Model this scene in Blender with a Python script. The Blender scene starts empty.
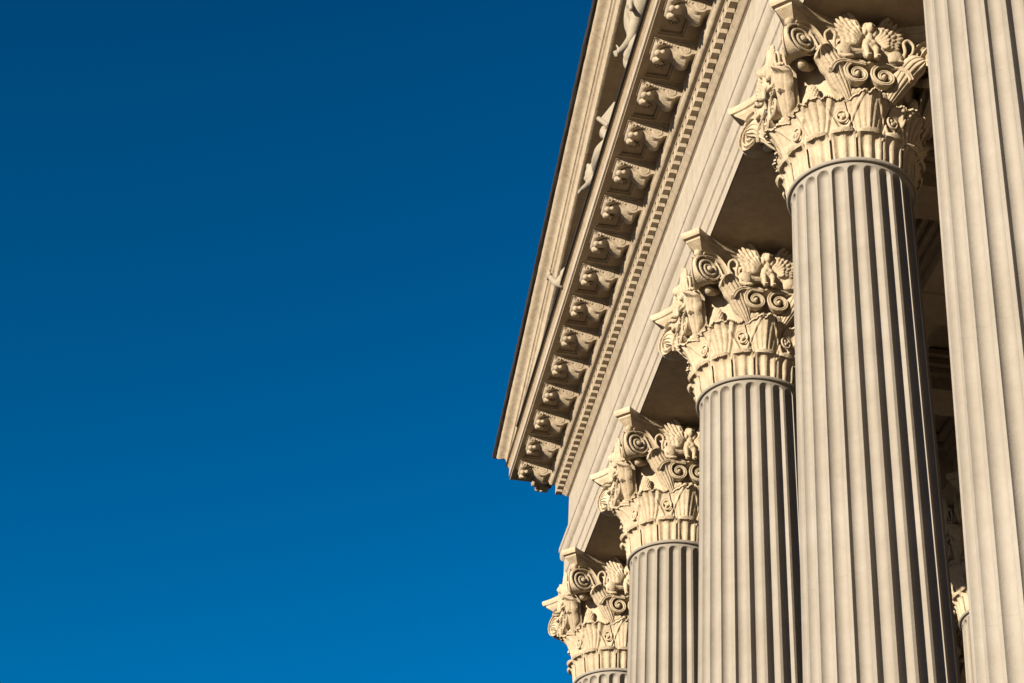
import bpy, bmesh, math, random
from mathutils import Vector, Matrix
random.seed(7)
PI = math.pi
U = 0.55                     # one modelling unit = shaft radius at the neck = 0.55 m
GZ = -22.9                   # street level (units, neck of the columns = 0)
S = 6.1514                   # column spacing
PM_ = (2 * 1.604 + 7 * S) / 38
scene = bpy.context.scene
COL = scene.collection

# ------------------------------------------------------------------ mesh helpers
class MB:
    def __init__(s): s.v = []; s.f = []
    def add(s, vs, fs):
        n = len(s.v); s.v += [tuple(v) for v in vs]; s.f += [tuple(i + n for i in f) for f in fs]; return s
    def box(s, x0, x1, y0, y1, z0, z1):
        vs = [(x, y, z) for z in (z0, z1) for y in (y0, y1) for x in (x0, x1)]
        return s.add(vs, [(0, 2, 3, 1), (4, 5, 7, 6), (0, 1, 5, 4), (2, 6, 7, 3), (0, 4, 6, 2), (1, 3, 7, 5)])
    def grid(s, rows, cu=False, cv=False):
        m, n = len(rows), len(rows[0]); vs = [p for r in rows for p in r]; fs = []
        for i in range(m if cv else m - 1):
            for j in range(n if cu else n - 1):
                a, b = i * n + j, i * n + (j + 1) % n; i2 = (i + 1) % m
                fs.append((a, b, i2 * n + (j + 1) % n, i2 * n + j))
        return s.add(vs, fs)
    def ell(s, c, r, rot=None, nu=18, nv=12):
        rows = []
        for i in range(nv + 1):
            t = PI * i / nv; row = []
            for j in range(nu):
                p = 2 * PI * j / nu
                v = Vector((r[0] * math.sin(t) * math.cos(p), r[1] * math.sin(t) * math.sin(p), r[2] * math.cos(t)))
                if rot: v = rot @ v
                row.append((c[0] + v.x, c[1] + v.y, c[2] + v.z))
            rows.append(row)
        return s.grid(rows, cu=True)
    def tube(s, pts, rad, n=10, up=(0, 0, 1), sec=None, cap=True):
        """sweep a circle (or the section sec = [(a,b)..]) along pts; rad scalar/list"""
        P = [Vector(p) for p in pts]; m = len(P); rows = []
        if not isinstance(rad, (list, tuple)): rad = [rad] * m
        up = Vector(up)
        for i in range(m):
            t = (P[min(i + 1, m - 1)] - P[max(i - 1, 0)]).normalized()
            a = up.cross(t)
            if a.length < 1e-4: a = Vector((1, 0, 0)).cross(t)
            a.normalize(); b = t.cross(a)
            if sec: row = [P[i] + a * (u * rad[i]) + b * (w * rad[i]) for u, w in sec]
            else: row = [P[i] + a * (math.cos(2 * PI * k / n) * rad[i]) + b * (math.sin(2 * PI * k / n) * rad[i]) for k in range(n)]
            rows.append([tuple(q) for q in row])
        s.grid(rows, cu=True)
        if cap:
            k = len(rows[0]); base = len(s.v) - k * m
            s.f.append(tuple(base + j for j in reversed(range(k)))); s.f.append(tuple(base + (m - 1) * k + j for j in range(k)))
        return s
    def prism(s, poly, y0, y1):
        """poly of (x,z), extruded along y"""
        n = len(poly); vs = [(x, y0, z) for x, z in poly] + [(x, y1, z) for x, z in poly]
        fs = [tuple(range(n)), tuple(range(2 * n - 1, n - 1, -1))] + [(i, n + i, n + (i + 1) % n, (i + 1) % n) for i in range(n)]
        return s.add(vs, fs)

def mesh_of(name, mb, mat, sharp=34, fixn=True):
    me = bpy.data.meshes.new(name)
    me.from_pydata([(x * U, y * U, z * U) for x, y, z in mb.v], [], mb.f)
    if fixn:
        bm = bmesh.new(); bm.from_mesh(me)
        bmesh.ops.recalc_face_normals(bm, faces=bm.faces); bm.to_mesh(me); bm.free()
    me.materials.append(mat)
    me.shade_smooth(); me.set_sharp_from_angle(angle=math.radians(sharp))
    return me
def link(name, me, parent=None, rz=0.0, loc=(0, 0, 0), sc=None):
    o = bpy.data.objects.new(name, me); COL.objects.link(o)
    if parent is not None: o.parent = parent
    o.location = tuple(c * U for c in loc); o.rotation_euler = (0, 0, rz)
    if sc: o.scale = sc
    return o
def obj(name, mb, mat, parent=None, **k):
    sharp = k.pop('sharp', 34)
    return link(name, mesh_of(name, mb, mat, sharp), parent, **k)
def fuse(mb, voxel, smooth=2):
    """voxel-remesh a pile of overlapping shapes into one carved surface -> MB"""
    me = bpy.data.meshes.new('carving_tmp'); me.from_pydata(mb.v, [], mb.f)
    bm = bmesh.new(); bm.from_mesh(me); bmesh.ops.recalc_face_normals(bm, faces=bm.faces); bm.to_mesh(me); bm.free()
    o = bpy.data.objects.new('carving_tmp', me); COL.objects.link(o)
    m = o.modifiers.new('r', 'REMESH'); m.mode = 'VOXEL'; m.voxel_size = voxel
    if smooth:
        q = o.modifiers.new('s', 'SMOOTH'); q.factor = .5; q.iterations = smooth
    dg = bpy.context.evaluated_depsgraph_get(); dg.update()
    ev = bpy.data.meshes.new_from_object(o.evaluated_get(dg))
    out = MB(); out.v = [tuple(v.co) for v in ev.vertices]; out.f = [tuple(p.vertices) for p in ev.polygons]
    bpy.data.objects.remove(o); bpy.data.meshes.remove(me); bpy.data.meshes.remove(ev)
    return out
def tag(o, label=None, cat=None, group=None, kind=None):
    for k, v in (('label', label), ('category', cat), ('group', group), ('kind', kind)):
        if v: o[k] = v
    return o
def thing(name, loc, label, cat, group=None):
    o = bpy.data.objects.new(name, None); COL.objects.link(o); o.location = tuple(c * U for c in loc)
    o.empty_display_size = .3
    return tag(o, label, cat, group, 'thing')
def copy_tree(o, parent=None):
    c = o.copy(); COL.objects.link(c)
    if parent is not None: c.parent = parent
    for ch in KIDS.get(o.name, []): copy_tree(ch, c)
    return c
KIDS = {}
def smooth_path(pts, k=8):
    out = []; n = len(pts)
    for i in range(n - 1):
        p0, p1, p2, p3 = (Vector(pts[max(i - 1, 0)]), Vector(pts[i]), Vector(pts[i + 1]), Vector(pts[min(i + 2, n - 1)]))
        for j in range(k):
            t = j / k
            out.append(.5 * ((2 * p1) + (p2 - p0) * t + (2 * p0 - 5 * p1 + 4 * p2 - p3) * t * t + (3 * p1 - p0 - 3 * p2 + p3) * t ** 3))
    out.append(Vector(pts[-1])); return out
def arc(cx, cz, r, a0, a1, n=8, rz=None):
    rz = r if rz is None else rz
    return [(cx + r * math.cos(math.radians(a0 + (a1 - a0) * i / n)), cz + rz * math.sin(math.radians(a0 + (a1 - a0) * i / n))) for i in range(n + 1)]
def lerp(a, b, t): return a + (b - a) * t
def interp(tab, x):
    for (x0, y0), (x1, y1) in zip(tab, tab[1:]):
        if x <= x1: return lerp(y0, y1, max(0, (x - x0) / (x1 - x0)))
    return tab[-1][1]

# ------------------------------------------------------------------ materials
def stone(name, c, c2, rough=.75, bump=.35, dirt=None, dirt_amt=.5, streak=0.0, bscale=1.0, bevel=.005, mot=1.0, seam_y=0, seam_z=0, vary=.05):
    c = tuple(q * .645 for q in c); c2 = tuple(q * .645 for q in c2)
    m = bpy.data.materials.new(name); m.use_nodes = True; nt = m.node_tree; N = nt.nodes; L = nt.links
    b = N['Principled BSDF']; b.inputs['Roughness'].default_value = rough
    b.inputs['Specular IOR Level'].default_value = .3
    geo = N.new('ShaderNodeNewGeometry')
    def noise(scale, det=5, rgh=.6, vec=None, dist=0):
        n = N.new('ShaderNodeTexNoise'); n.inputs['Scale'].default_value = scale; n.inputs['Detail'].default_value = det
        n.inputs['Roughness'].default_value = rgh; n.inputs['Distortion'].default_value = dist
        L.new(vec if vec else geo.outputs['Position'], n.inputs['Vector']); return n
    def ramp(src, p0, p1, a=(0, 0, 0, 1), bb=(1, 1, 1, 1)):
        r = N.new('ShaderNodeValToRGB'); r.color_ramp.elements[0].position = p0; r.color_ramp.elements[1].position = p1
        r.color_ramp.elements[0].color = a; r.color_ramp.elements[1].color = bb; L.new(src, r.inputs[0]); return r
    def mix(fac, a, bb, mode='MIX'):
        x = N.new('ShaderNodeMix'); x.data_type = 'RGBA'; x.blend_type = mode
        if isinstance(fac, float): x.inputs[0].default_value = fac
        else: L.new(fac, x.inputs[0])
        for v, i in ((a, 6), (bb, 7)):
            if isinstance(v, tuple): x.inputs[i].default_value = v
            else: L.new(v, x.inputs[i])
        return x.outputs[2]
    n1 = noise(.9, 6, .62, dist=.4)
    colr = mix(ramp(n1.outputs['Fac'], .32, .70).outputs[0], (*c, 1), (*c2, 1))
    n2 = noise(9, 6, .7)
    g = ramp(n2.outputs['Fac'], .30, .72, (1 - .14 * mot, 1 - .15 * mot, 1 - .17 * mot, 1), (1 + .06 * mot, 1 + .06 * mot, 1 + .06 * mot, 1))
    colr = mix(1.0, colr, g.outputs[0], 'MULTIPLY')
    mp = N.new('ShaderNodeMapping'); mp.inputs['Scale'].default_value = (1, 1, .12); L.new(geo.outputs['Position'], mp.inputs[0])
    if streak:
        n3 = noise(7, 5, .65, mp.outputs[0], .3)
        s_ = ramp(n3.outputs['Fac'], .52, .78, (1, 1, 1, 1), (1 - streak, 1 - streak * 1.08, 1 - streak * 1.2, 1))
        colr = mix(1.0, colr, s_.outputs[0], 'MULTIPLY')
        mp2 = N.new('ShaderNodeMapping'); mp2.inputs['Scale'].default_value = (.12, .12, 1.6); L.new(geo.outputs['Position'], mp2.inputs[0])
        n5 = noise(1.6, 3, .5, mp2.outputs[0])
        s5 = ramp(n5.outputs['Fac'], .35, .68, (.93, .92, .9, 1), (1.03, 1.03, 1.03, 1))
        colr = mix(1.0, colr, s5.outputs[0], 'MULTIPLY')
    if dirt:
        n4 = noise(2.2, 8, .72, dist=.6)
        colr = mix(ramp(n4.outputs['Fac'], .60, .60 + .25 / max(dirt_amt, .1), (0, 0, 0, 1), (.75, .75, .75, 1)).outputs[0], colr, (*dirt, 1))
    sx = N.new('ShaderNodeSeparateXYZ'); L.new(geo.outputs['Position'], sx.inputs[0])
    for ax, sp in ((1, seam_y), (2, seam_z)):
        if not sp: continue
        a_ = N.new('ShaderNodeMath'); a_.operation = 'PINGPONG'; a_.inputs[1].default_value = sp / 2; L.new(sx.outputs[ax], a_.inputs[0])
        l_ = N.new('ShaderNodeMapRange'); l_.inputs['From Min'].default_value = .0015; l_.inputs['From Max'].default_value = .006
        l_.inputs['To Min'].default_value = .6 if ax == 1 else .92; l_.inputs['To Max'].default_value = 1; L.new(a_.outputs[0], l_.inputs['Value'])
        colr = mix(1.0, colr, l_.outputs[0], 'MULTIPLY')
    if vary:
        oi = N.new('ShaderNodeObjectInfo'); mr = N.new('ShaderNodeMapRange'); mr.inputs['To Min'].default_value = 1 - vary; mr.inputs['To Max'].default_value = 1 + vary
        L.new(oi.outputs['Random'], mr.inputs['Value']); colr = mix(1.0, colr, mr.outputs[0], 'MULTIPLY')
    L.new(colr, b.inputs['Base Color'])
    nb = noise(55 * bscale, 4, .7); nb2 = noise(12 * bscale, 5, .6)
    ad = N.new('ShaderNodeMath'); ad.operation = 'MULTIPLY_ADD'; ad.inputs[1].default_value = .45
    L.new(nb.outputs['Fac'], ad.inputs[0]); L.new(nb2.outputs['Fac'], ad.inputs[2])
    bp = N.new('ShaderNodeBump'); bp.inputs['Strength'].default_value = bump; bp.inputs['Distance'].default_value = .012
    L.new(ad.outputs[0], bp.inputs['Height'])
    if bevel:
        bv = N.new('ShaderNodeBevel'); bv.samples = 3; bv.inputs['Radius'].default_value = bevel
        L.new(bv.outputs[0], bp.inputs['Normal'])
    L.new(bp.outputs[0], b.inputs['Normal'])
    return m
M = {}
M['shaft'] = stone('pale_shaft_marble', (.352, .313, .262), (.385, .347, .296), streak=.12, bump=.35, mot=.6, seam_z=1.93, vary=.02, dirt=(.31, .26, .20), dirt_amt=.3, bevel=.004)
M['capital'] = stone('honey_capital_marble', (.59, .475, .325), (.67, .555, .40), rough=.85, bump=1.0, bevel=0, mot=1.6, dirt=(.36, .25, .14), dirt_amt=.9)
M['arch'] = stone('architrave_marble', (.50, .435, .345), (.56, .49, .395), streak=.18, bump=.4, dirt=(.42, .34, .245), dirt_amt=.5, seam_y=S * U / 2, vary=.02)
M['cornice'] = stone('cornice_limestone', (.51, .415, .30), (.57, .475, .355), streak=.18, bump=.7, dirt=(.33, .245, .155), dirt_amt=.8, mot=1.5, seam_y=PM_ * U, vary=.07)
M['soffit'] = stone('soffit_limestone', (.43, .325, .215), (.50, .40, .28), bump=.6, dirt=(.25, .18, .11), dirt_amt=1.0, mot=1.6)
M['statue'] = stone('weathered_statue_marble', (.40, .345, .255), (.46, .40, .305), bump=.3, dirt=(.33, .28, .20), dirt_amt=.4)
M['tymp'] = stone('tympanum_render', (.27, .19, .09), (.32, .235, .12), bump=.5, dirt=(.18, .125, .06))
M['lead'] = stone('lead_flashing', (.03, .024, .018), (.055, .042, .032), rough=.55, bump=.4, bevel=0)
M['wall'] = stone('wall_stucco', (.22, .165, .11), (.27, .205, .14), bump=.4)
M['paving'] = stone('street_paving', (.105, .085, .062), (.14, .115, .085), bump=.4, bevel=0)
M['step'] = stone('granite_steps', (.15, .13, .11), (.19, .17, .145), bump=.3, bevel=0)

# ------------------------------------------------------------------ fluted shaft
SHB = -17.4
def rs(z):
    r = .927 - .0125 * z
    if z > -.16: r += .035 * ((z + .16) / .16) ** 2
    if z < SHB + .5: r += .10 * ((SHB + .5 - z) / .5) ** 2
    return r
def shaft_mb():
    mb = MB(); ZT = -.215; ZB = SHB + .55
    zs = [-.055, -.075, -.095, -.105]
    z = -.108
    while z > -.24: zs.append(z); z -= .0065
    zs += [-.27, -.33, -.42, -.6] + [-1 - i * .8 for i in range(20)]
    zs = [q for q in zs if q > ZB + .02]
    z = ZB
    while z > ZB - .12: zs.append(z); z -= .012
    zs += [SHB + .35, SHB + .2, SHB + .08, SHB]
    a0 = math.radians(6.1)
    ts = [-1, -.985, -.94, -.86, -.74, -.55, -.3, 0, .3, .55, .74, .86, .94, .985, 1]
    rows = []
    for z in zs:
        R = rs(z); row = []
        aw = a0 * R
        for k in range(24):
            c = math.radians(15 * k)
            for t in ts:
                q = 1 - t * t
                if z > ZT: q -= ((z - ZT) / aw) ** 2
                if z < ZB: q -= ((ZB - z) / aw) ** 2
                d = aw * 1.0 * math.sqrt(q) if q > 0 else 0
                a = c + t * a0
                row.append(((R - d) * math.sin(a), -(R - d) * math.cos(a), z))
        rows.append(row)
    mb.grid(rows, cu=True); return mb
def lathe(prof, n=96):
    mb = MB(); mb.grid([[(r * math.sin(2 * PI * j / n), -r * math.cos(2 * PI * j / n), z) for j in range(n)] for r, z in prof], cu=True)
    k = len(prof); mb.f.append(tuple(range(n))); mb.f.append(tuple((k - 1) * n + j for j in range(n)))
    return mb

# ------------------------------------------------------------------ capital pieces (frame: a = lateral, d = outward, z)
def F(a, d, z): return (a, -d, z)
def cyl(ang, r, z): return (r * math.sin(ang), -r * math.cos(ang), z)

def bell_mb():
    return lathe([(.90, -.01), (.925, 0), (.93, .05), (.95, .35), (.99, .75), (1.02, 1.0), (1.03, 1.3), (1.05, 1.6), (1.10, 1.85), (1.18, 2.05), (1.22, 2.12), (1.22, 2.20), (1.0, 2.22)], 64)

def relief_leaf(rz, W, ribs, thick=.05, nu=25, nv=26, tipcut=.0, serr=0.0, nser=9, off=0.0):
    """rz: list of (r, z) going up; W: half-width (angle) table over v; ribs(u, v)->relief"""
    P = smooth_path([(r, 0, z) for r, z in rz], 6); m = len(P)
    front = []; back = []
    for i in range(nv):
        v = i / (nv - 1); f = v * (m - 1); j = min(int(f), m - 2); p = P[j].lerp(P[j + 1], f - j)
        t = (P[min(j + 1, m - 1)] - P[j]).normalized(); nrm = Vector((t.z, 0, -t.x))   # outward normal
        w = interp(W, v)
        fr = []; bk = []
        for k in range(nu):
            u = -1 + 2 * k / (nu - 1)
            e = 1 + (serr * (((v * nser) % 1) - .5) * (abs(u) ** 3) if serr else 0)
            h = ribs(u, v)
            q = p + nrm * h; ang = u * w * e
            fr.append(cyl(ang, q.x, q.z)); q2 = q - nrm * thick
            bk.append(cyl(ang * .98, q2.x, q2.z))
        front.append(fr); back.append(bk[::-1])
    mb = MB(); mb.grid([a + b for a, b in zip(front, back)], cu=True)
    n = nu * 2
    base = 0; mb.f.append(tuple(base + j for j in range(n))); mb.f.append(tuple(base + (nv - 1) * n + j for j in range(n)))
    return mb

def collar_mb():
    """row of sixteen reeded leaves with arched, outward curling tips"""
    mb = MB()
    for k in range(16):
        ang = 2 * PI * k / 16
        def ribs(u, v):
            rr = -.050 * math.sin(min(1, abs(abs(u) - .48) < .34 and 1) * PI * (abs(u) - .14) / .68) if .14 < abs(u) < .82 else .0
            return rr * (1 - .6 * v) + .030
        W = [(0, .176), (.62, .180), (.78, .172), (.90, .140), (.97, .09), (1, .03)]
        lf = relief_leaf([(.955, .0), (.975, .12), (.985, .26), (1.015, .37), (1.09, .445), (1.145, .42)], W, ribs, .05, 25, 22)
        c, s = math.cos(ang), math.sin(ang)
        mb.add([(x * c - y * s, x * s + y * c, z) for x, y, z in lf.v], lf.f)
        # small bud in the cusp between two leaves
        a2 = ang + PI / 16
        mb.ell(cyl(a2, 1.03, .40), (.035, .035, .07), nu=8, nv=6)
    return mb
def tier_r(az, z, h):
    """carved face of the middle leaf tier: az in radians from the ridge, z height, h 0..1 up the tier"""
    q = (az + PI / 4) % (PI / 2) - PI / 4          # nearest ridge at 0
    c = (az % (PI / 2)) - PI / 4                   # nearest fan at 0
    r = interp([(.34, .975), (.5, .985), (.75, 1.015), (.95, 1.075), (1.05, 1.13), (1.10, 1.19), (1.16, 1.24)], z)
    w = lerp(.20, .36, h)
    if abs(q) < w:                                  # V-shaped leaf with upright reeds
        u = abs(q) / w
        r += .19 * (1 - u) * (.35 + .65 * h) - .04 + .007 * math.cos(u * PI * 7) * (u > .08)
    w2 = lerp(.10, .33, h ** .8)
    if abs(c) < w2:
        u = c / w2
        r += (.050 * abs(math.cos(u * PI * 2.5)) ** .8 + .03 * (1 - u * u)) * (.35 + .75 * h) * min(1, (1 - abs(u)) * 6)
    m = abs(abs(c) - PI / 8)                        # hollow that holds the medallion
    dd = (m / .13) ** 2 + ((z - .75) / .17) ** 2
    if dd < 1: r -= .035 * (1 - dd)
    # two small leaves springing from the foot of the hollow
    for sx in (-1, 1):
        t = (abs(c) - PI / 8) * sx
        e = abs(t - .04 - .45 * max(0, z - .42) ** 1.3) / .035
        if e < 1 and z > .40: r += .028 * (1 - e * e) * min(1, (z - .40) * 9)
    return r
def leaf_tier_mb():
    N = 1200; rows = []; K = 74
    rnd = random.Random(5)
    ph = [rnd.uniform(.25, 1.25) for _ in range(200)]
    def tooth(az):
        g = (az / (2 * PI) * 168 + .8 * math.sin(az * 13)) % 168; k = int(g); f = g % 1
        return (1 - abs(2 * f - 1) ** 1.6) * ph[k]
    top = []
    for k in range(K):
        h = k / (K - 1); row = []
        for j in range(N):
            az = 2 * PI * j / N
            c = (az % (PI / 2)) - PI / 4
            zt = 1.055 + .016 * math.cos(c * 8) + .010 * tooth(az) + .016 * math.sin(az * 31) + .010 * math.sin(az * 53 + 1)
            z = .34 + (zt - .34) * h
            row.append(cyl(az, tier_r(az, z, h), z))
        rows.append(row)
    # lip: rolls outwards, overhangs and turns back in to the bell
    for dr, dz in ((.020, .012), (.045, .012), (.060, -.004), (.066, -.022), (.052, -.018), (.03, .004), (-.02, .022), (-.12, .035), (-.28, .04)):
        row = []
        for j in range(N):
            az = 2 * PI * j / N; x, y, z = rows[K - 1][j]
            r = math.hypot(x, y); tt = tooth(az); d = dr * .55 * (.35 + .8 * tt * (.6 + .4 * math.sin(az * 11 + 1))) if dr > 0 else dr
            row.append(cyl(az, r + d, z + dz))
        rows.append(row)
    return MB().grid(rows, cu=True)
def leaf_tip_mb():
    """curled tip of an acanthus leaf drooping over the rim"""
    mb = MB()
    for k in range(7):
        a = math.radians(-75 + 25 * k)
        mb.tube(smooth_path([(.02 * math.sin(a), -1.10, 1.10), (.10 * math.sin(a), -1.17, 1.135 - .01 * abs(k - 3)), (.17 * math.sin(a), -1.17 - .08 * math.cos(a), 1.07)], 4), [.045, .045, .044, .042, .04, .038, .034, .028, .018], 7)
    mb.ell((0, -1.12, 1.10), (.10, .07, .05))
    return mb
def rosette_mb():
    """flower in a ring, set in the hollow between two leaves, on two curved stems"""
    mb = MB(); z0 = .77; r0 = 1.01
    c = Vector(cyl(0, r0 + .01, z0))
    ring = [(c.x + .088 * math.cos(t), c.y - .02, c.z + .108 * math.sin(t)) for t in [2 * PI * i / 22 for i in range(23)]]
    mb.tube(ring, .02, 7, up=(0, 1, 0), cap=False)
    for t, q in ((.3, .036), (2.4, .03), (4.4, .033)):
        mb.ell((c.x + .03 * math.cos(t), c.y - .01, c.z + .04 * math.sin(t)), (q, .04, q * 1.1), nu=11, nv=8)
    return mb
def abacus_mb():
    A, B = 1.5956, 1.3251
    def rim(dA, h):
        """plan outline offset inwards by dA"""
        a, b = A - dA * .9, B - dA * .35
        pts = []
        n = 22
        for f in range(4):
            c, s = math.cos(f * PI / 2), math.sin(f * PI / 2)
            for i in range(n + 1):
                t = -1 + 2 * i / n
                dep = a - (a - (1.10 - dA * .6)) * (1 - abs(t) ** 2.7) if abs(t) < 1 else a
                x, y = t * b, -dep
                pts.append((x * c - y * s, x * s + y * c, h))
        return pts
    prof = [(.50, 2.12), (.40, 2.125), (.385, 2.145), (.395, 2.18), (.455, 2.19), (.435, 2.225), (.37, 2.285), (.27, 2.35), (.16, 2.42), (.11, 2.455), (.105, 2.485), (.035, 2.50), (.01, 2.53), (0, 2.56), (0, 2.616)]
    mb = MB(); mb.grid([rim(d, h) for d, h in prof], cu=True); n = 92
    mb.f.append(tuple(range(n))); mb.f.append(tuple((len(prof) - 1) * n + j for j in range(n)))
    return mb
def helix_mb(s):
    P = []
    cx, cz = s * .212, 1.42
    pre = smooth_path([(s * .64, -1.22, 1.40), (s * .57, -1.24, 1.53), (s * .42, -1.23, 1.63)], 5)[:-1]
    P += [tuple(p) for p in pre]
    R0 = .19; turns = 1.55
    for i in range(46):
        t = i / 45; r = R0 * (1 - t) ** .85 + .035
        th = math.radians(125) - t * turns * 2 * PI
        P.append((cx + s * -1 * 0 + (r * math.cos(th) * (-s) * -1 if s < 0 else -r * math.cos(th)), -1.22 + .02 * t, cz + r * math.sin(th)))
    W = [.054 * (1 - .35 * i / len(P)) for i in range(len(P))]
    sec = [(-1.7, -.45), (.9, -.5), (1.3, -.75), (1.9, -.55), (1.9, -.1), (1.5, .1), (1.9, .3), (1.9, .6), (1.3, .75), (.9, .5), (-1.7, .45)]
    mb = MB(); ps = [Vector(p) for p in P]; rows = []
    for i, p in enumerate(ps):
        t = (ps[min(i + 1, len(ps) - 1)] - ps[max(i - 1, 0)]).normalized(); out = Vector((0, -1, 0)); b = t.cross(out).normalized()
        w = W[i]
        rows.append([tuple(p + out * (u * w * .9) + b * (v * w)) for u, v in sec])
    mb.grid(rows, cu=True); k = len(sec)
    mb.f.append(tuple(range(k))); mb.f.append(tuple((len(rows) - 1) * k + j for j in range(k)))
    mb.ell((cx, -1.22, cz), (.042, .09, .042), nu=10, nv=8)
    # bracket under the scroll
    mb.ell((s * .16, -1.03, 1.17), (.19, .13, .085), Matrix.Rotation(s * .25, 3, 'Y'))
    for q in range(4):
        mb.ell((s * (.06 + q * .09), -1.15 + .02 * q, 1.20 - .012 * q), (.05, .04, .045), nu=8, nv=6)
    return mb
def sheath_mb(s):
    """ribbed shell-like leaf that sheathes the stalk and opens outwards"""
    path = smooth_path([(s * .30, 1.05, 1.02), (s * .38, 1.13, 1.16), (s * .48, 1.20, 1.33), (s * .60, 1.28, 1.52), (s * .72, 1.32, 1.68), (s * .82, 1.36, 1.76)], 12)
    m = len(path); front = []; back = []; nu = 37
    side0 = Vector((s * .75, -.35, -.35))
    for i, p in enumerate(path):
        v = i / (m - 1)
        t = (path[min(i + 1, m - 1)] - path[max(i - 1, 0)]).normalized()
        nrm = Vector((s * .15, 1, -.45)); nrm = (nrm - t * nrm.dot(t)).normalized(); sd = t.cross(nrm).normalized()
        w = interp([(0, .07), (.25, .13), (.55, .185), (.78, .195), (.88, .165), (.95, .11), (1, .03)], v)
        fr, bk = [], []
        for k in range(nu):
            u = -1 + 2 * k / (nu - 1)
            e = 1 + .05 * math.sin(v * 23) * abs(u) ** 4
            cup = -.55 * w * u * u
            rib = .030 * (abs(math.cos(u * PI * 2.5)) ** .7 - .5) * (.5 + .7 * v)
            curl = .08 * max(0, v - .8) * 5 * (1 if True else 0)
            q = p + sd * (u * w * e) + nrm * (cup + rib + curl + .02)
            q2 = q - nrm * .055
            fr.append(F(*q)); bk.append(F(*q2))
        front.append(fr); back.append(bk[::-1])
    mb = MB(); mb.grid([a + b for a, b in zip(front, back)], cu=True); n = nu * 2
    mb.f.append(tuple(range(n))); mb.f.append(tuple((m - 1) * n + j for j in range(n)))
    # ragged lip
    for k in range(7):
        u = -1 + 2 * k / 6; p = path[-1]; t = (path[-1] - path[-2]).normalized()
        nrm = Vector((s * .15, 1, -.45)); nrm = (nrm - t * nrm.dot(t)).normalized(); sd = t.cross(nrm).normalized()
        q = p + sd * (u * .03) + nrm * (.01 - .1 * u * u)
        mb.ell(F(*q), (.03, .032, .03), nu=8, nv=6)
    return mb
VC = 1.68; VZ = 1.94; VR = .29
def stalk_mb(s):
    path = smooth_path([(s * 1.17, 1.31, VZ + VR - .02), (s * 1.05, 1.28, VZ + VR + .0), (s * .92, 1.22, VZ + .27), (s * .79, 1.19, VZ + .10), (s * .68, 1.16, VZ - .14), (s * .54, 1.09, VZ - .48), (s * .36, 1.00, VZ - .86)], 6)
    m = len(path); rows = []
    for i, p in enumerate(path):
        t = (path[min(i + 1, m - 1)] - path[max(i - 1, 0)]).normalized()
        out = Vector((0, 1, 0)); out = (out - t * out.dot(t)).normalized(); b = t.cross(out).normalized()
        w = interp([(0, .055), (.3, .075), (.6, .10), (1, .07)], i / (m - 1))
        sec = [(-.12, -1), (.03, -1), (.055, -.8), (.01, -.55), (.0, .55), (.055, .8), (.03, 1), (-.12, 1)]
        rows.append([F(*(p + out * u + b * (v * w))) for u, v in sec])
    mb = MB(); mb.grid(rows, cu=True); k = 8
    mb.f.append(tuple(range(k))); mb.f.append(tuple((m - 1) * k + j for j in range(k)))
    return mb
def volute_mb():
    """scroll disc under the abacus horn; built for the diagonal pointing to -y, axis along x"""
    mb = MB(); T = .155; nr = 44; nt = 84
    def face(sg):
        rows = []
        for i in range(nr + 1):
            r = VR * i / nr; row = []
            for j in range(nt):
                th = 2 * PI * j / nt
                g = r / (VR * .32) + th / (2 * PI)
                ph = g % 1.0
                rel = .02 - .065 * min(1, max(0, (abs(ph - .5) * -1 + .34) / .14))
                if r < VR * .18: rel = .045 * math.sqrt(max(0, 1 - (r / (VR * .18)) ** 2)) + .01
                if i == nr: rel = .015
                tilt = .30 * (r * math.sin(th) * 0) 
                x = sg * (T + rel - (r / VR) ** 2 * .012)
                y = -(VC + r * math.cos(th)); z = VZ + r * math.sin(th) * 1.02
                # faces toe outwards so that each looks at its own side of the building
                x += sg * (-.40) * (r * math.cos(th))
                row.append((x, y, z))
            rows.append(row)
        return rows
    A = face(-1); Bf = face(1)
    mb.grid(A, cu=True); mb.grid(Bf[::-1], cu=True)
    ra, rb = A[-1], Bf[-1]
    mid = []
    for w in (0, .12, .2, .5, .8, .88, 1):
        row = []
        for j in range(nt):
            p = Vector(ra[j]).lerp(Vector(rb[j]), w); k = -.025 if .15 < w < .85 else .0
            th = 2 * PI * j / nt; p.y -= k * math.cos(th); p.z += k * math.sin(th)
            row.append(tuple(p))
        mid.append(row)
    mb.grid(mid, cu=True)
    # bead between scroll and abacus
    mb.ell((0, -1.80, 2.27), (.075, .075, .075), nu=12, nv=9)
    mb.tube([(0, -1.78, 2.2), (0, -1.80, 2.32)], .05, 8)
    return mb
def corner_bud_mb():
    """bulb and netted cone hanging under the scroll, on the diagonal"""
    mb = MB(); 
    mb.ell((0, -1.42, 1.66), (.085, .12, .08), nu=16, nv=12)
    mb.tube(smooth_path([(0, -1.40, 1.67), (0, -1.26, 1.74), (0, -1.08, 1.90)], 4), .075, 10)
    nu, nv = 96, 64; rows = []
    for i in range(nv + 1):
        t = i / nv; row = []
        R = interp([(0, .02), (.12, .06), (.4, .09), (.7, .095), (.92, .065), (1, .03)], t)
        for j in range(nu):
            p = 2 * PI * j / nu
            bmp = .030 * abs(math.sin(p * 6 + t * 13)) * abs(math.sin(-p * 6 + t * 13))
            r = R + bmp * (R / .16)
            row.append((r * math.cos(p), -(1.07 + .10 * t) - r * math.sin(p) * .8, 1.10 + .32 * t))
        rows.append(row)
    mb.grid(rows, cu=True)
    return mb
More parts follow.
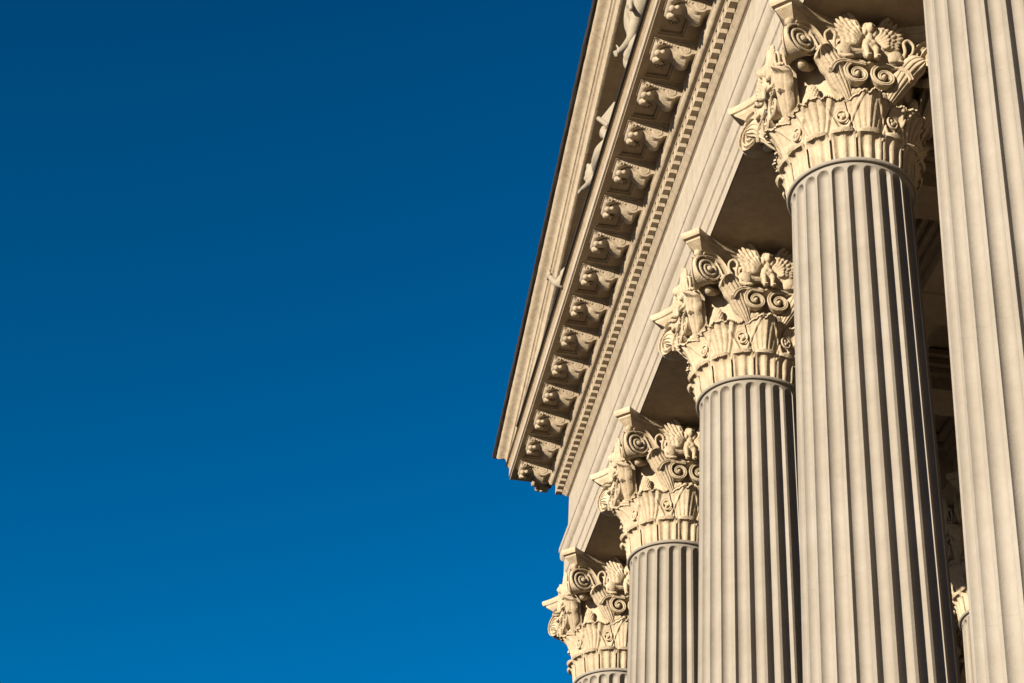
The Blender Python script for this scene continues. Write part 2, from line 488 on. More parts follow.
def fleuron_mb():
    mb = MB()
    for a, z, r in ((0, 2.40, .15), (-.27, 2.36, .13), (.27, 2.36, .13)):
        mb.ell((a, -1.16, z), (r, .10, r), nu=16, nv=10)
        for k in range(7):
            t = PI * k / 6
            mb.ell((a + r * .8 * math.cos(t), -1.22, z + r * .75 * math.sin(t)), (.03, .035, .03), nu=7, nv=5)
    return mb
def sphinx_mb():
    m = MB()
    def Y(a, d, z): return (a * .95, -(d - .13), z + .095)
    # head with hair, neck, chest
    m.ell(Y(0, 1.50, 2.20), (.066, .080, .098)); m.ell(Y(0, 1.45, 2.225), (.088, .08, .088))
    for k in range(11):
        t = math.radians(-20 + 22 * k); m.ell(Y(.092 * math.cos(t), 1.47, 2.215 + .095 * math.sin(t)), (.03, .04, .03), nu=8, nv=6)
    m.ell(Y(-.085, 1.46, 2.15), (.045, .06, .09)); m.ell(Y(.085, 1.46, 2.15), (.045, .06, .09))
    m.ell(Y(0, 1.575, 2.19), (.014, .02, .024), nu=8, nv=6)
    m.tube([Y(0, 1.44, 2.14), Y(0, 1.41, 2.0)], [.062, .08], 10)
    m.ell(Y(0, 1.40, 1.90), (.135, .115, .15)); m.ell(Y(-.05, 1.48, 1.915), (.05, .045, .05)); m.ell(Y(.05, 1.48, 1.915), (.05, .045, .05))
    m.ell(Y(0, 1.37, 1.80), (.11, .10, .12))
    for s in (-1, 1):
        # fore leg, paw
        m.tube([Y(s * .075, 1.42, 1.90), Y(s * .085, 1.50, 1.76), Y(s * .075, 1.50, 1.62), Y(s * .075, 1.52, 1.57)], [.062, .05, .038, .036], 9)
        m.ell(Y(s * .078, 1.56, 1.56), (.042, .07, .032))
        for q in (-.022, 0, .022): m.ell(Y(s * .078 + q, 1.615, 1.552), (.013, .022, .018), nu=6, nv=5)
        # flank, haunch, hind foot
        m.tube([Y(s * .08, 1.34, 1.86), Y(s * .25, 1.31, 1.83), Y(s * .42, 1.31, 1.77)], [.11, .115, .125], 12)
        m.ell(Y(s * .43, 1.37, 1.745), (.135, .10, .155), Matrix.Rotation(s * .35, 3, 'Y'))
        m.tube([Y(s * .50, 1.40, 1.72), Y(s * .52, 1.43, 1.62), Y(s * .42, 1.47, 1.575)], [.06, .042, .036], 8)
        m.ell(Y(s * .36, 1.49, 1.572), (.075, .042, .03))
        # tail: a loop standing up beside the haunch
        tl = smooth_path([Y(s * .54, 1.33, 1.70), Y(s * .60, 1.42, 1.86), Y(s * .58, 1.44, 2.03), Y(s * .66, 1.44, 2.10), Y(s * .745, 1.43, 2.02), Y(s * .73, 1.41, 1.88), Y(s * .66, 1.40, 1.80)], 6)
        m.tube(tl, [lerp(.032, .022, i / len(tl)) for i in range(len(tl))], 8)
        # wing: shoulder and layered feathers sweeping up and outwards
        m.ell(Y(s * .19, 1.41, 2.03), (.10, .05, .17), Matrix.Rotation(s * .6, 3, 'Y'))
        m.tube(smooth_path([Y(s * .12, 1.41, 2.0), Y(s * .17, 1.43, 2.22), Y(s * .27, 1.45, 2.42), Y(s * .36, 1.45, 2.50)], 4), [.05] * 4 + [.045] * 4 + [.038] * 4 + [.025], 8)
        for lay, (n, Lg, wd, dd) in enumerate(((9, .60, .042, 1.40), (7, .40, .036, 1.43), (6, .24, .032, 1.455))):
            for k in range(n):
                f = k / (n - 1)
                an = math.radians(lerp(66, 2, f)); ln = Lg * (.72 + .28 * math.sin(PI * min(1, f * 1.1 + .1)) - .22 * f)
                root = Vector((s * lerp(.12, .20, f), lerp(2.04, 1.88, f)))
                tip = Vector((root.x + s * ln * math.cos(an), root.y + ln * math.sin(an)))
                mid = (root + tip) / 2
                sag = Vector((s * .03 * math.sin(an), -.03 * math.cos(an)))
                m.tube(smooth_path([Y(root.x, dd, root.y), Y(mid.x + sag.x, dd + .03, mid.y + sag.y), Y(tip.x, dd + .045, tip.y)], 3), [.02, wd, wd, wd, wd * .95, wd * .8, wd * .35], 7, up=(0, 1, 0))
    # plinth of little leaves the paws rest on
    for k in range(9):
        a = -.5 + k * .125
        m.ell(Y(a, 1.36, 1.55 - .25 * a * a), (.07, .09, .022))
    m.ell(Y(0, 1.22, 1.52), (.5, .12, .04))
    return m

cap_data = {}
def build_column():
    col = thing('corinthian_column', (0, 0, 0), 'x', 'column')
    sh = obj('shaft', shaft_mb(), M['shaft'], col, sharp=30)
    ring = obj('neck_ring', lathe([(.90, -.115 + .06), (.958, -.056), (.975, -.054)] + arc(.962, -.030, .038, -60, 75, 8) + [(.955, .010), (.90, .012)], 96), M['shaft'], col)
    base = lathe([(1.32, SHB - .42)] + arc(1.36, SHB - .30, .16, -70, 80, 8, .12) + [(1.30, SHB - .17)] + arc(1.30, SHB - .12, .05, 200, 160, 3) + [(1.30, SHB - .09)] + arc(1.27, SHB - .04, .07, -70, 80, 6, .05) + [(1.2, SHB + .005)], 64)
    base.box(-1.56, 1.56, -1.56, 1.56, SHB - .72, SHB - .42)
    bs = obj('base', base, M['shaft'], col)
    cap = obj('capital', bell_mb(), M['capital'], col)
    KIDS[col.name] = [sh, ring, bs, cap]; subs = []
    subs.append(obj('leaf_collar', collar_mb(), M['capital'], cap))
    subs.append(obj('abacus', abacus_mb(), M['capital'], cap))
    subs.append(obj('leaf_tier', leaf_tier_mb(), M['capital'], cap, sharp=50))
    me_t = mesh_of('leaf_tip', fuse(leaf_tip_mb(), .010, 1), M['capital'], 60)
    me_ro = mesh_of('rosette', fuse(rosette_mb(), .009, 0), M['capital'], 60)
    me_v = mesh_of('volute', volute_mb(), M['capital'], 45); me_b = mesh_of('hanging_cone', corner_bud_mb(), M['capital'], 60)
    me_fl = mesh_of('fleuron', fleuron_mb(), M['capital'], 60)
    me_sx = mesh_of('sphinx', fuse(sphinx_mb(), .0095, 1), M['capital'], 70)
    me_h = [mesh_of('helix', helix_mb(s), M['capital'], 45) for s in (-1, 1)]
    me_sh = [mesh_of('stalk_leaf', sheath_mb(s), M['capital'], 60) for s in (-1, 1)]
    me_st = [mesh_of('stalk', stalk_mb(s), M['capital'], 45) for s in (-1, 1)]
    for k in range(4):
        q = k * PI / 2; d = q + PI / 4
        subs += [link('leaf_tip', me_t, cap, d),
                 link('rosette', me_ro, cap, q + PI / 8), link('rosette', me_ro, cap, q - PI / 8),
                 link('volute', me_v, cap, d), link('hanging_cone', me_b, cap, d), link('fleuron', me_fl, cap, q), link('sphinx', me_sx, cap, q)]
        for i in (0, 1):
            subs += [link('helix', me_h[i], cap, q), link('stalk_leaf', me_sh[i], cap, q), link('stalk', me_st[i], cap, q)]
    KIDS[cap.name] = subs
    return col
col0 = build_column()
FRONT = {3: 'smallest fluted column, farthest off, whole capital outlined against blue sky',
         2: 'second farthest fluted column, capital just above and right of the smallest one',
         1: 'middle fluted column of the front row, between the second farthest and the big one',
         0: 'large fluted column at upper right, biggest winged sphinx capital and deep flute shadows',
         -1: 'nearest fluted column shaft along the right edge of the photo, capital out of frame'}
first = True
def put(x, y, label, group):
    global first
    c = col0 if first else copy_tree(col0)
    first = False
    c.location = (x * U, y * U, 0); c['label'] = label; c['group'] = group
    return c
for k in (3, 2, 1, 0, -1): put(0, k * S, FRONT[k], 'front row of fluted columns under the pediment')
INNER = 'fluted column standing in the dark porch behind the front row'
SXI = 7.0; SCI = .975
for k in (3, 2, 1, 0):
    c_ = put(SXI, k * S, INNER if k != 2 else 'sunlit sliver of inner porch column glimpsed low between the two nearest front columns', 'inner row of columns inside the porch')
    c_.scale = (SCI,) * 3; c_.location.z = (SHB - .72) * (1 - SCI) * U

# ------------------------------------------------------------------ entablature
YF = 3 * S; YN = -4 * S; XB = 15.0
def ring_sweep(prof, mat, name, parent, zf=None, sides=True):
    """profile of (o, z), run round the porch with mitred corners"""
    rows = []
    for o, z in prof:
        rows.append([(XB, YF + o, z), (-o, YF + o, z), (-o, YN - o, z), (XB, YN - o, z)])
    mb = MB(); mb.grid(rows); return obj(name, mb, mat, parent)
ent = thing('entablature', (0, 0, 0), 'long carved marble entablature resting on the row of columns, with dentils and scrolled brackets', 'entablature')
KIDS_ENT = []
arch = [(-1.069, 2.62), (1.069, 2.62), (1.069, 2.85), (1.082, 2.862), (1.098, 2.872), (1.098, 3.215), (1.112, 3.228), (1.128, 3.24), (1.128, 3.66), (1.140, 3.67)]
arch += [(1.146, 3.675), (1.165, 3.69), (1.188, 3.715), (1.207, 3.75), (1.218, 3.79), (1.222, 3.83), (1.222, 3.935), (1.240, 3.945), (1.250, 3.965), (1.250, 4.06), (1.07, 4.066)]
a_ob = ring_sweep(arch[1:], M['arch'], 'architrave', ent)
f_ob = ring_sweep([(1.068, 4.04), (1.069, 5.46), (1.072, 5.47)], M['arch'], 'frieze', ent)
bed = [(1.070, 5.455), (1.085, 5.46), (1.085, 5.475)] + [(1.09 + .125 * (t + .03 * math.sin(2 * PI * t)), 5.478 + .12 * t ** 1.4) for t in [i / 8 for i in range(9)]] + [(1.222, 5.605), (1.222, 5.92)]
ring_sweep(bed, M['cornice'], 'bed_moulding', ent)
ov = [(1.215, 5.915), (1.375, 5.918), (1.385, 5.935)] + [(1.39 + .13 * math.sin(PI / 2 * t), 5.94 + .135 * (1 - math.cos(PI / 2 * t))) for t in [i / 7 for i in range(8)]] + [(1.535, 6.085), (1.535, 6.11), (1.47, 6.112), (1.47, 6.535)]
ring_sweep(ov, M['cornice'], 'ovolo', ent)
SO = 6.53; DP = 6.615
cor = [(1.465, SO), (1.76, SO), (1.765, SO + .03), (1.80, SO + .035), (1.80, DP), (2.22, DP), (2.22, SO + .035), (2.255, SO + .03), (2.26, SO), (2.395, SO), (2.40, SO + .01), (2.40, 6.565), (2.38, 6.572), (2.38, 6.60), (2.405, 6.607), (2.405, 6.625)]
fil = [(2.40, 6.625), (2.425, 6.627), (2.425, 6.84), (2.40, 6.842)]
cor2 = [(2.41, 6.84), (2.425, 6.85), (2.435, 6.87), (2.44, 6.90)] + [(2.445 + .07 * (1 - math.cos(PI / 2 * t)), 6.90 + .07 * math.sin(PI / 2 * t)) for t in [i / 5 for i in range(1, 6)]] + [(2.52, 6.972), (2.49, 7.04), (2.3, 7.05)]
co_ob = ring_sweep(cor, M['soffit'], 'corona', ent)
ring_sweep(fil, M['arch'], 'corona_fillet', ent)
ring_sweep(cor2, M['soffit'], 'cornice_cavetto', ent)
rows = [[(-o, YF + .55, z), (-o, YN - .55, z)] for o, z in [(2.50, 6.968), (2.545, 6.972), (2.55, 7.02), (2.40, 7.06), (1.0, 7.10)]]
obj('lead_drip', MB().grid(rows), M['lead'], ent)
# soffits and inner faces of the beams over both rows of columns
mb = MB(); mb.box(-1.069, 1.069, YN - 1.069, YF + 1.069, 2.62, 5.0)
mb2 = MB()
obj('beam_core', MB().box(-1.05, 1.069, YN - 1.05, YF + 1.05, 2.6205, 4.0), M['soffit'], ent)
# modillions
def modillion_mb():
    """side profile: long S-bracket; x outward = -o"""
    m = MB(); hw = .20
    prof = [(1.47, 6.525), (2.25, 6.525), (2.27, 6.49), (2.275, 6.45)]
    prof += [(2.275, 6.44)] + arc(2.205, 6.385, .078, 40, -110, 8)
    prof += [(2.13, 6.36), (2.05, 6.395), (1.96, 6.39), (1.90, 6.34), (1.86, 6.28)] + arc(1.71, 6.30, .14, -40, -150, 9) + [(1.52, 6.26), (1.47, 6.26)]
    m.prism([(-o, z) for o, z in prof], -hw, hw)
    for s in (-1, 1):     # scroll relief on both flanks
        for (o, z, r, th) in ((2.205, 6.382, .082, .06), (1.70, 6.32, .11, .014)):
            n = 28; rows = []
            for i in range(13):
                rr = r * i / 12; row = []
                for j in range(n):
                    a = 2 * PI * j / n; g = (rr / (r * .42) + a / (2 * PI)) % 1
                    h = th * (.55 + .45 * (1 - abs(2 * g - 1) ** 2)) if i < 12 else 0
                    if rr < r * .2: h = th * 1.25
                    row.append((-(o + rr * math.cos(a)), s * (hw + h - .002), z + rr * math.sin(a)))
                rows.append(row)
            m.grid(rows, cu=True)
        # strap and leaf relief between the scrolls
        P = smooth_path([(-2.24, s * hw, 6.47), (-2.10, s * hw, 6.475), (-1.93, s * hw, 6.465), (-1.78, s * hw, 6.46), (-1.60, s * hw, 6.45), (-1.53, s * hw, 6.36)], 5)
        m.tube(P, .018, 6)
        for k in range(5):
            m.ell((-(2.06 - k * .05), s * hw, 6.435 - .018 * k), (.034, .022, .024), Matrix.Rotation(.5, 3, 'Y'), nu=8, nv=6)
    m.box(-2.30, -1.475, -hw - .03, hw + .03, 6.495, 6.534)
    return m
def mod_leaf_mb():
    m = MB()
    # acanthus leaf under the bracket: long tongue, two drooping lobes at its front
    P = smooth_path([(-1.66, 0, 6.125), (-1.84, 0, 6.22), (-1.98, 0, 6.335), (-2.12, 0, 6.30), (-2.20, 0, 6.21)], 6)
    n = len(P); rows = []
    for i, p in enumerate(P):
        v = i / (n - 1); w = interp([(0, .14), (.4, .155), (.8, .14), (1, .09)], v); row = []
        for k in range(17):
            u = -1 + 2 * k / 16
            row.append((p.x, p.y + u * w * (1 + .12 * ((v * 6) % 1 - .5)), p.z - .03 + .05 * u * u - .004 * math.cos(u * PI * 4)))
        for k in range(17):
            u = 1 - 2 * k / 16
            row.append((p.x, p.y + u * w * .95, p.z + .05))
        rows.append(row)
    m.grid(rows, cu=True)
    m.f.append(tuple(range(34))); m.f.append(tuple((n - 1) * 34 + j for j in range(34)))
    for y in (-.10, .10): m.ell((-2.205, y, 6.235), (.068, .075, .068), nu=16, nv=12)
    m.ell((-2.17, 0, 6.17), (.035, .05, .035), nu=10, nv=8); m.ell((-2.11, -.15, 6.24), (.05, .045, .05), nu=10, nv=8); m.ell((-2.11, .15, 6.24), (.05, .045, .05), nu=10, nv=8)
    return m
def coffer_flower_mb():
    m = MB()
    for k in range(6):
        t = 2 * PI * k / 6
        m.ell((-2.0 + .065 * math.cos(t), .07 * math.sin(t), DP - .02), (.04, .04, .03), nu=9, nv=6)
    m.ell((-2.0, 0, DP - .045), (.03, .03, .035), nu=9, nv=6); return m
PM = (2 * 1.604 + 7 * S) / 38
me_mod = mesh_of('modillion', modillion_mb(), M['cornice'], 40); me_ml = mesh_of('bracket_leaf', fuse(mod_leaf_mb(), .014, 1), M['cornice'], 70)
me_cf = mesh_of('coffer_flower', coffer_flower_mb(), M['soffit'], 50)
strip = MB().box(-2.262, -1.758, -.31, .31, SO + .0005, DP + .01); strip.box(-2.23, -1.79, -.34, .34, SO + .034, DP + .012)
me_strip = mesh_of('coffer_rib', strip, M['soffit'])
for k in range(0, 26):
    y = YF + 1.572 - PM * k
    mo = link('modillion', me_mod, ent, loc=(0, y, 0)); link('bracket_leaf', me_ml, mo)
    link('coffer_rib', me_strip, mo)
    if k: link('coffer_flower', me_cf, ent, loc=(0, y + PM / 2, 0))
for sgn, yb in ((1, YF),):    # brackets of the far return side
    for k in range(0, 6):
        x = -1.604 + PM * k
        o = link('modillion', me_mod, ent, rz=-PI / 2, loc=(x, yb, 0)); link('bracket_leaf', me_ml, o); link('coffer_rib', me_strip, o)
# dentils
PD = .2734; dw = .168
me_d = mesh_of('dentil', MB().box(-1.372, -1.20, -dw / 2, dw / 2, 5.650, 5.905), M['cornice'])
for k in range(96):
    link('dentil', me_d, ent, loc=(0, YF + 1.365 - dw / 2 - PD * k, 0))
mb = MB()
k = 96
while YF + 1.365 - PD * k > YN - 1.3:
    y = YF + 1.365 - dw / 2 - PD * k; mb.box(-1.372, -1.20, y - dw / 2, y + dw / 2, 5.650, 5.905); k += 1
for k in range(1, 40):
    x = -1.365 + dw / 2 + PD * k; mb.box(x - dw / 2, x + dw / 2, YF + 1.2, YF + 1.365, 5.650, 5.905)
for sx in (0,):
    o = obj('dentil_run', mb, M['cornice'], ent); o['kind'] = 'stuff'

# ------------------------------------------------------------------ pediment
YC = (YF + YN) / 2; SL = .268; OC = 2.803; YCOR = YF + OC
ped = thing('pediment', (0, 0, 0), 'low triangular gable rising over the cornice, with cream raking mouldings and dark lead edge', 'pediment')
def rake_z(y): return 7.395 + SL * (YCOR - y)
rk = [(1.06, -.86), (2.30, -.86), (2.36, -.86), (2.385, -.85), (2.40, -.80), (2.41, -.53), (2.425, -.515), (2.455, -.50), (2.462, -.415), (2.475, -.408), (2.475, -.385), (2.500, -.38), (2.512, -.34)]
rk += [(2.515 + .225 * (t - .11 * math.sin(2 * PI * t)), -.33 + .285 * (t + .06 * math.sin(2 * PI * t))) for t in [i / 9 for i in range(1, 10)]] + [(2.742, -.05)]
fl = [(2.735, -.055), (2.752, -.058), (2.80, -.05), (2.832, -.02), (2.84, .04), (2.80, .07), (2.3, .12), (-XB, .12)]
def rake(prof, mat, name, side):
    rows = []
    for o, h in prof:
        oo = max(o, 0)
        y0 = YF + oo if side > 0 else YN - oo
        zz = rake_z(y0) if side > 0 else 7.395 + SL * (y0 - (YN - OC))
        if 'lead' in name:
            n_ = 160; rr = random.Random(int((o + 40) * 100) // 3)
            rows.append([(-o + rr.uniform(-.006, .006) * (o > 2.4), lerp(y0, YC, i / n_), lerp(zz, rake_z(YC), i / n_) + h + rr.uniform(-.012, .012) * (o > 2.4)) for i in range(n_ + 1)])
            continue
        rows.append([(-o, y0, zz + h), (-o, YC, rake_z(YC) + h)])
    mb = MB(); mb.grid(rows); return obj(name, mb, mat, ped)
for sd in (1, -1):
    rake(rk, M['cornice'], 'raking_cornice', sd); rake(fl, M['lead'], 'lead_flashing', sd)
obj('tympanum', MB().prism([(0, 0)] and [(YN, 6.9), (YF, 6.9), (YC, rake_z(YC) - .7)], 0, .3), M['tymp'], ped)
t_ob = bpy.data.objects['tympanum']
me = t_ob.data
for v in me.vertices:      # prism was laid along x: turn it into the wall plane
    x, y, z = v.co; v.co = (-1.069 * U + y, x, z)
# eaves of the far and near return sides (same crown moulding, level)
for side in (1, -1):
    rows = []; rows2 = []
    for o, h in rk[5:]:
        y0 = YF + o if side > 0 else YN - o; zz = 7.395 + SL * (OC - o) + h
        rows.append([(-o, y0, zz), (XB, y0, zz)])
    for o, h in fl[:5]:
        y0 = YF + o if side > 0 else YN - o; zz = 7.395 + SL * (OC - o) + h
        rows2.append([(-o, y0, zz), (XB, y0, zz)])
    obj('eaves_moulding', MB().grid(rows), M['cornice'], ped); obj('lead_flashing', MB().grid(rows2), M['lead'], ped)
obj('roof', MB().prism([(YN - 2.3, 7.3), (YF + 2.3, 7.3), (YC, rake_z(YC) - .1)], 0, 1), M['lead'], ped)
ro = bpy.data.objects['roof'].data
for v in ro.vertices:
    x, y, z = v.co; v.co = (-.9 * U if y < .1 else XB * U, x, z)

# ------------------------------------------------------------------ statues in the gable
def xf(m, o, yaw):
    c, s = math.cos(yaw), math.sin(yaw)
    m.v = [(x * c - y * s + o[0], x * s + y * c + o[1], z + o[2]) for x, y, z in m.v]; return m

ZL = 7.06
A = MB()
A.ell((-1.85, 4.7, 7.75), (.36, .42, .34)); A.box(-2.2, -1.3, 4.2, 5.3, ZL, 7.6)
A.tube([(-1.85, 4.75, 7.8), (-1.9, 4.95, 8.5), (-1.95, 5.2, 9.2)], [.34, .27, .33], 14)
A.ell((-1.97, 5.35, 9.35), (.30, .36, .20)); A.tube([(-1.97, 5.4, 9.4), (-1.98, 5.5, 9.75)], [.12, .10], 10)
A.ell((-1.99, 5.55, 9.9), (.155, .175, .20)); A.ell((-1.95, 5.5, 9.98), (.17, .18, .17)); A.ell((-2.14, 5.62, 9.87), (.03, .03, .05))
A.tube(smooth_path([(-1.97, 5.7, 9.75), (-2.08, 6.0, 9.75), (-2.16, 6.12, 9.35), (-2.23, 5.98, 8.95), (-2.28, 5.93, 8.66)], 5), [.33 + .09 * math.sin(PI * i / 20) - .0135 * i for i in range(21)], 16)
for a_, b_ in (((-2.10, 6.38, 9.75), (-2.36, 5.85, 8.9)), ((-2.25, 6.25, 9.8), (-2.44, 5.9, 9.1)), ((-2.3, 6.0, 9.85), (-2.42, 5.7, 8.8)), ((-2.2, 6.4, 9.45), (-2.36, 6.02, 8.65))):
    A.tube(smooth_path([a_, ((a_[0] + b_[0]) / 2 - .01, (a_[1] + b_[1]) / 2 + .10, (a_[2] + b_[2]) / 2), b_], 5), .05, 7)
A.tube(smooth_path([(-2.26, 5.98, 8.75), (-2.31, 6.02, 8.5), (-2.33, 6.08, 8.36), (-2.37, 6.28, 8.38), (-2.40, 6.50, 8.47), (-2.415, 6.66, 8.57)], 4), [lerp(.135, .068, i / 20) for i in range(21)], 12)
A.ell((-2.425, 6.84, 8.70), (.06, .11, .075), Matrix.Rotation(.6, 3, 'X'))
for tip, mid in (((-2.465, 7.33, 9.10), (-2.45, 7.08, 8.90)), ((-2.46, 7.28, 8.98), (-2.445, 7.05, 8.83)), ((-2.455, 7.20, 8.86), (-2.44, 7.02, 8.76)), ((-2.44, 7.10, 8.77), (-2.43, 6.98, 8.70)), ((-2.46, 7.02, 9.02), (-2.45, 6.90, 8.86))):
    A.tube(smooth_path([(-2.425, 6.82, 8.70), mid, tip], 3), [.032, .03, .028, .026, .025, .022, .017], 7)
A.tube(smooth_path([(-1.9, 4.85, 7.75), (-2.15, 5.6, 7.95), (-2.30, 6.22, 8.0)], 5), [.24] * 4 + [.21] * 4 + [.18] * 3, 14)
A.ell((-2.31, 6.30, 7.99), (.135, .20, .22)); A.tube([(-2.28, 6.28, 7.95), (-2.2, 6.25, 7.5), (-2.15, 6.3, ZL + .08)], [.16, .13, .08], 12); A.ell((-2.25, 6.4, ZL + .06), (.14, .1, .07))
A.tube([(-1.75, 4.85, 7.75), (-1.8, 5.7, 7.75), (-1.78, 5.8, ZL + .05)], [.22, .2, .12], 12)
A.tube([(-1.75, 5.1, 9.35), (-1.6, 4.8, 8.9), (-1.65, 5.1, 8.3)], [.13, .11, .08], 10)
A.ell((-2.17, 6.2, 9.45), (.20, .36, .55)); A.ell((-2.24, 6.08, 8.95), (.14, .24, .35)); A.ell((-2.25, 6.32, 9.25), (.13, .40, .40)); A.ell((-2.27, 6.60, 9.50), (.11, .30, .42)); A.ell((-2.29, 6.36, 9.02), (.10, .22, .32))
o = tag(obj('pediment_statue', fuse(A, .022, 2), M['statue'], sharp=70), 'pale draped figure highest in the gable, one bare arm out with spread fingers', 'statue', 'marble figures in the gable', 'thing')
B = MB()
B.tube(smooth_path([(-1.8, 7.6, 7.35), (-2.0, 8.3, 7.6), (-2.22, 8.95, 7.8), (-2.26, 9.5, 7.95), (-2.27, 10.0, 8.15)], 5), [.34, .33, .32, .31, .30, .29, .28, .27, .26, .25, .25, .25, .25, .24, .23, .22, .20, .18, .15, .13, .12], 16)
B.ell((-2.24, 8.72, 7.93), (.13, .42, .24)); B.ell((-2.25, 9.55, 7.95), (.18, .30, .20))
B.ell((-2.32, 10.40, 8.27), (.14, .25, .26))
random.seed(3)
for i in range(46):
    t = random.uniform(0, PI); p = random.uniform(0, 2 * PI)
    B.ell((-2.31 + .135 * math.sin(t) * math.cos(p), 10.42 + .25 * math.sin(t) * math.sin(p), 8.31 + .25 * math.cos(t)), (.045, .06, .055), nu=7, nv=5)
B.tube(smooth_path([(-2.24, 9.8, 7.85), (-2.36, 10.15, 7.88), (-2.385, 10.55, 8.07), (-2.41, 11.0, 8.33)], 5), [lerp(.11, .05, i / 15) for i in range(16)], 10)
for q in (-.03, 0, .03): B.tube([(-2.41, 10.98, 8.32), (-2.415, 11.25, 8.47 + q), (-2.42, 11.45, 8.58 + q)], [.032, .027, .018], 7)
B.tube([(-1.8, 7.7, 7.35), (-1.9, 6.9, 7.55), (-1.85, 6.5, ZL + .12)], [.2, .18, .12], 12)
B.box(-2.0, -1.3, 7.4, 9.6, ZL, 7.35)
o = tag(obj('pediment_statue', fuse(B, .015, 1), M['statue'], sharp=70), 'pale reclining figure with curly hair, halfway along the gable edge', 'statue', 'marble figures in the gable', 'thing')
Bx = MB()
Bx.tube([(-2.40, 9.22, 8.88), (-2.385, 8.05, 7.70)], [.05, .055], 8)
Bx.prism([(0, 0), (.02, 0), (.02, .02)], 0, .01)
Bx.v = Bx.v[:-6]; Bx.f = Bx.f[:-5]
Bx.add([(-2.385, 9.15, 8.80), (-2.385, 8.0, 7.72), (-2.10, 7.8, 8.1), (-2.16, 8.75, 9.0), (-2.33, 9.15, 8.80), (-2.33, 8.0, 7.72), (-2.05, 7.8, 8.1), (-2.11, 8.75, 9.0)], [(0, 1, 2, 3), (4, 5, 6, 7), (0, 1, 5, 4), (1, 2, 6, 5), (2, 3, 7, 6), (3, 0, 4, 7)])
Bx.ell((-2.36, 8.75, 8.12), (.09, .17, .13)); Bx.tube([(-2.36, 8.7, 8.1), (-2.2, 8.6, 7.7)], [.1, .12], 10)
o = tag(obj('carved_shield', Bx, M['statue'], sharp=40), 'pale carved board with bright pointed corner, just above the curly-haired figure', 'sculpture', None, 'thing')
C = MB()
C.tube(smooth_path([(-1.9, 11.6, 7.2), (-2.15, 12.2, 7.2), (-2.40, 12.7, 7.15), (-2.50, 12.95, 7.08)], 5), [.24] * 6 + [.2] * 5 + [.16] * 5, 14)
C.tube(smooth_path([(-2.47, 12.85, 7.05), (-2.53, 13.25, 7.32), (-2.565, 13.7, 7.72), (-2.585, 14.05, 8.06)], 4), [lerp(.11, .06, i / 12) for i in range(13)], 10)
C.ell((-2.595, 14.18, 8.2), (.065, .11, .085))
for q in range(4): C.ell((-2.62, 14.12 + q * .055, 8.28 - q * .035), (.035, .03, .045), nu=8, nv=6)
C.tube(smooth_path([(-1.9, 11.6, 7.25), (-1.9, 13.2, 7.22), (-1.9, 15.0, 7.16)], 5), [.24, .24, .23, .22, .21, .2, .19, .17, .15, .12, .09], 12)
C.ell((-2.1, 11.9, 7.45), (.13, .15, .17))
o = tag(obj('pediment_statue', fuse(C, .02, 2), M['statue'], sharp=70), 'lowest marble figure, its closed fist sticking out across the gable moulding', 'statue', 'marble figures in the gable', 'thing')

# ------------------------------------------------------------------ porch: ceiling, wall, floor, steps
ceil = thing('coffered_ceiling', (0, 0, 0), 'dark coffered ceiling of the porch seen between the two nearest columns', 'ceiling')
ys = [YF - i * S / 2 for i in range(0, 15)]
for row in (0, 1):
    x0, x1 = (1.069, SXI - 1.05) if row == 0 else (SXI + 1.05, 2 * S - 1.0)
    xm = (x0 + x1) / 2
    for i, yy in enumerate(ys):
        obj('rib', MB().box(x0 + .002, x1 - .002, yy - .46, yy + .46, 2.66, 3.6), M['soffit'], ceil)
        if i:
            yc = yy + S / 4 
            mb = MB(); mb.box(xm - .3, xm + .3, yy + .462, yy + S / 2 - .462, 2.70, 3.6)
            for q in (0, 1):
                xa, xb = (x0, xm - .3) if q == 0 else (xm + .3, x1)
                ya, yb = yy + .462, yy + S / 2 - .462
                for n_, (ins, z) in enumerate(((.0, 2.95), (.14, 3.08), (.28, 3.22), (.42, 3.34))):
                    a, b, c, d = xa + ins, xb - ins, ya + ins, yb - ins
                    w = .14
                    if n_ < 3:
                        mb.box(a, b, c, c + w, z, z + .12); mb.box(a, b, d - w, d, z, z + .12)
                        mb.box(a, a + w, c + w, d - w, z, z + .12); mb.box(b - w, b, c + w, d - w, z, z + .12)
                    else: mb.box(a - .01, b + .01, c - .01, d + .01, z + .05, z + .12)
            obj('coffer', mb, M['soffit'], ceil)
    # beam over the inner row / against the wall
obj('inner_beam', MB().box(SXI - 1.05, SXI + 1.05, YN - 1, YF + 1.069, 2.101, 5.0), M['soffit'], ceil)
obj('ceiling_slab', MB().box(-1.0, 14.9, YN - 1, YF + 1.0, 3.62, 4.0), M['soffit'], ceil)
wall = tag(obj('back_wall', MB().box(2 * S - 1.0, 2 * S + 3, YN - 1, YF + 1.0, GZ, 3.6), M['wall']), 'shadowed stone wall at the back of the porch behind the columns', 'wall')
st = tag(obj('stepped_platform', MB(), M['step']), 'stone stepped platform carrying the columns', 'steps')
bpy.data.objects.remove(st)
mb = MB(); FZ = SHB - .72
n = 8
for i in range(n):
    h1 = FZ - i * (FZ - GZ) / n; h0 = FZ - (i + 1) * (FZ - GZ) / n
    e = 2.0 + .55 * i
    if i == 0: mb.box(-e, 2 * S + 3, YN - e, YF + e, h0, h1)
    else:
        mb.box(-e, 2 * S + 3, YN - e, YF + e, h0, h1 - .001)
tag(obj('stepped_platform', mb, M['step']), 'pale stone steps and platform on which the columns stand', 'steps')
g = tag(obj('ground', MB().add([(-3000, -3000, GZ), (3000, -3000, GZ), (3000, 3000, GZ), (-3000, 3000, GZ)], [(0, 1, 2, 3)]), M['paving']), kind='structure')

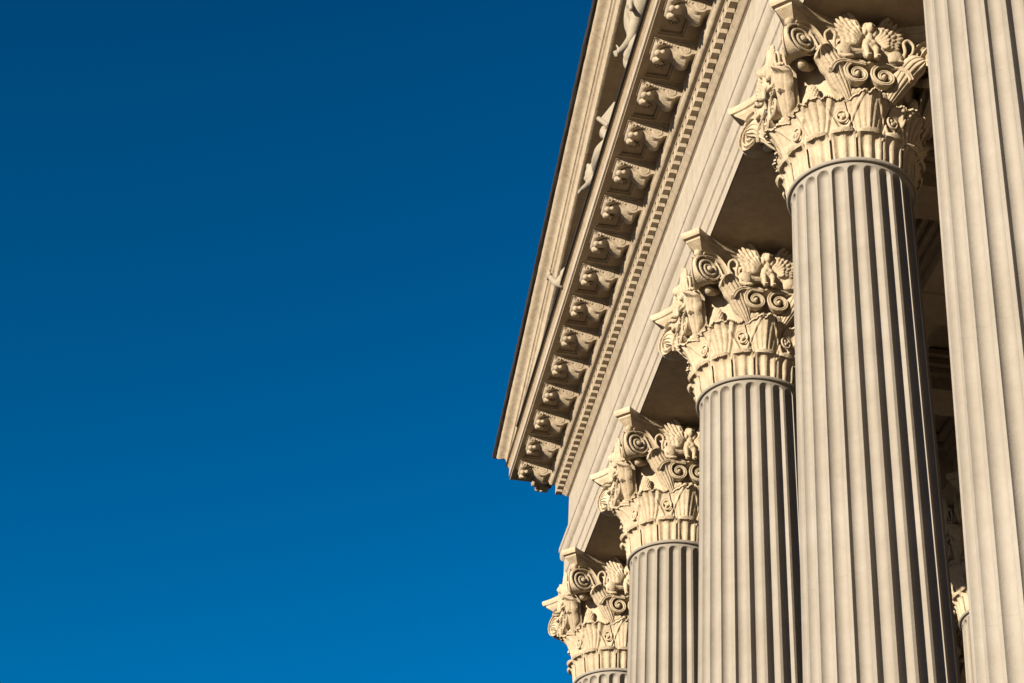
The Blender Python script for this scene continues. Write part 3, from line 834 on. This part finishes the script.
# ------------------------------------------------------------------ light, sky, camera
EL = math.radians(10); AZ = math.radians(55.5)
sdir = Vector((-math.sin(AZ) * math.cos(EL), -math.cos(AZ) * math.cos(EL), math.sin(EL)))
sun = bpy.data.lights.new('sun', 'SUN'); sun.energy = 5.0; sun.angle = math.radians(.5); sun.color = (1, .88, .71)
so = bpy.data.objects.new('sun', sun); COL.objects.link(so); so.rotation_euler = sdir.to_track_quat('Z', 'Y').to_euler(); so.location = (-40, -40, 40)
w = bpy.data.worlds.new('World'); scene.world = w; w.use_nodes = True; nt = w.node_tree
bg = nt.nodes['Background']; sk = nt.nodes.new('ShaderNodeTexSky'); sk.sky_type = 'NISHITA'; sk.sun_disc = False
sk.sun_elevation = EL; sk.sun_rotation = math.atan2(sdir.x, sdir.y)
sk.air_density = 1.0; sk.dust_density = .0; sk.ozone_density = 6.0; sk.altitude = 1500
hs = nt.nodes.new('ShaderNodeHueSaturation'); hs.inputs['Saturation'].default_value = 1.25
gm = nt.nodes.new('ShaderNodeGamma'); gm.inputs['Gamma'].default_value = 1.65
mu = nt.nodes.new('ShaderNodeVectorMath'); mu.operation = 'MULTIPLY'; mu.inputs[1].default_value = (1.0, 1.5, .53)
mn = nt.nodes.new('ShaderNodeVectorMath'); mn.operation = 'MINIMUM'; mn.inputs[1].default_value = (1.0, 1.05, 2.7)
nt.links.new(sk.outputs[0], hs.inputs['Color']); nt.links.new(hs.outputs[0], gm.inputs[0])
nt.links.new(gm.outputs[0], mu.inputs[0]); nt.links.new(mu.outputs[0], mn.inputs[0]); nt.links.new(mn.outputs[0], bg.inputs['Color']); bg.inputs['Strength'].default_value = .079
f_px, yaw, pitch, roll = 2041.4647, .1258826, .5968945, .0550254
cx, cy, cz = -8.2088, -23.9473, -19.9016
fv = Vector((math.sin(yaw) * math.cos(pitch), math.cos(yaw) * math.cos(pitch), math.sin(pitch)))
r0 = Vector((math.cos(yaw), -math.sin(yaw), 0)); u0 = r0.cross(fv)
rv = r0 * math.cos(roll) + u0 * math.sin(roll); uv = -r0 * math.sin(roll) + u0 * math.cos(roll)
cam = bpy.data.cameras.new('camera'); cam.sensor_width = 36; cam.lens = f_px * 36 / 1024; cam.clip_end = 6000
co = bpy.data.objects.new('camera', cam); COL.objects.link(co)
m = Matrix((rv, uv, -fv)).transposed().to_4x4(); m.translation = Vector((cx, cy, cz)) * U
co.matrix_world = m; scene.camera = co
vs = scene.view_settings; vs.view_transform = 'Standard'; vs.look = 'None'; vs.exposure = 1.14; vs.gamma = 1
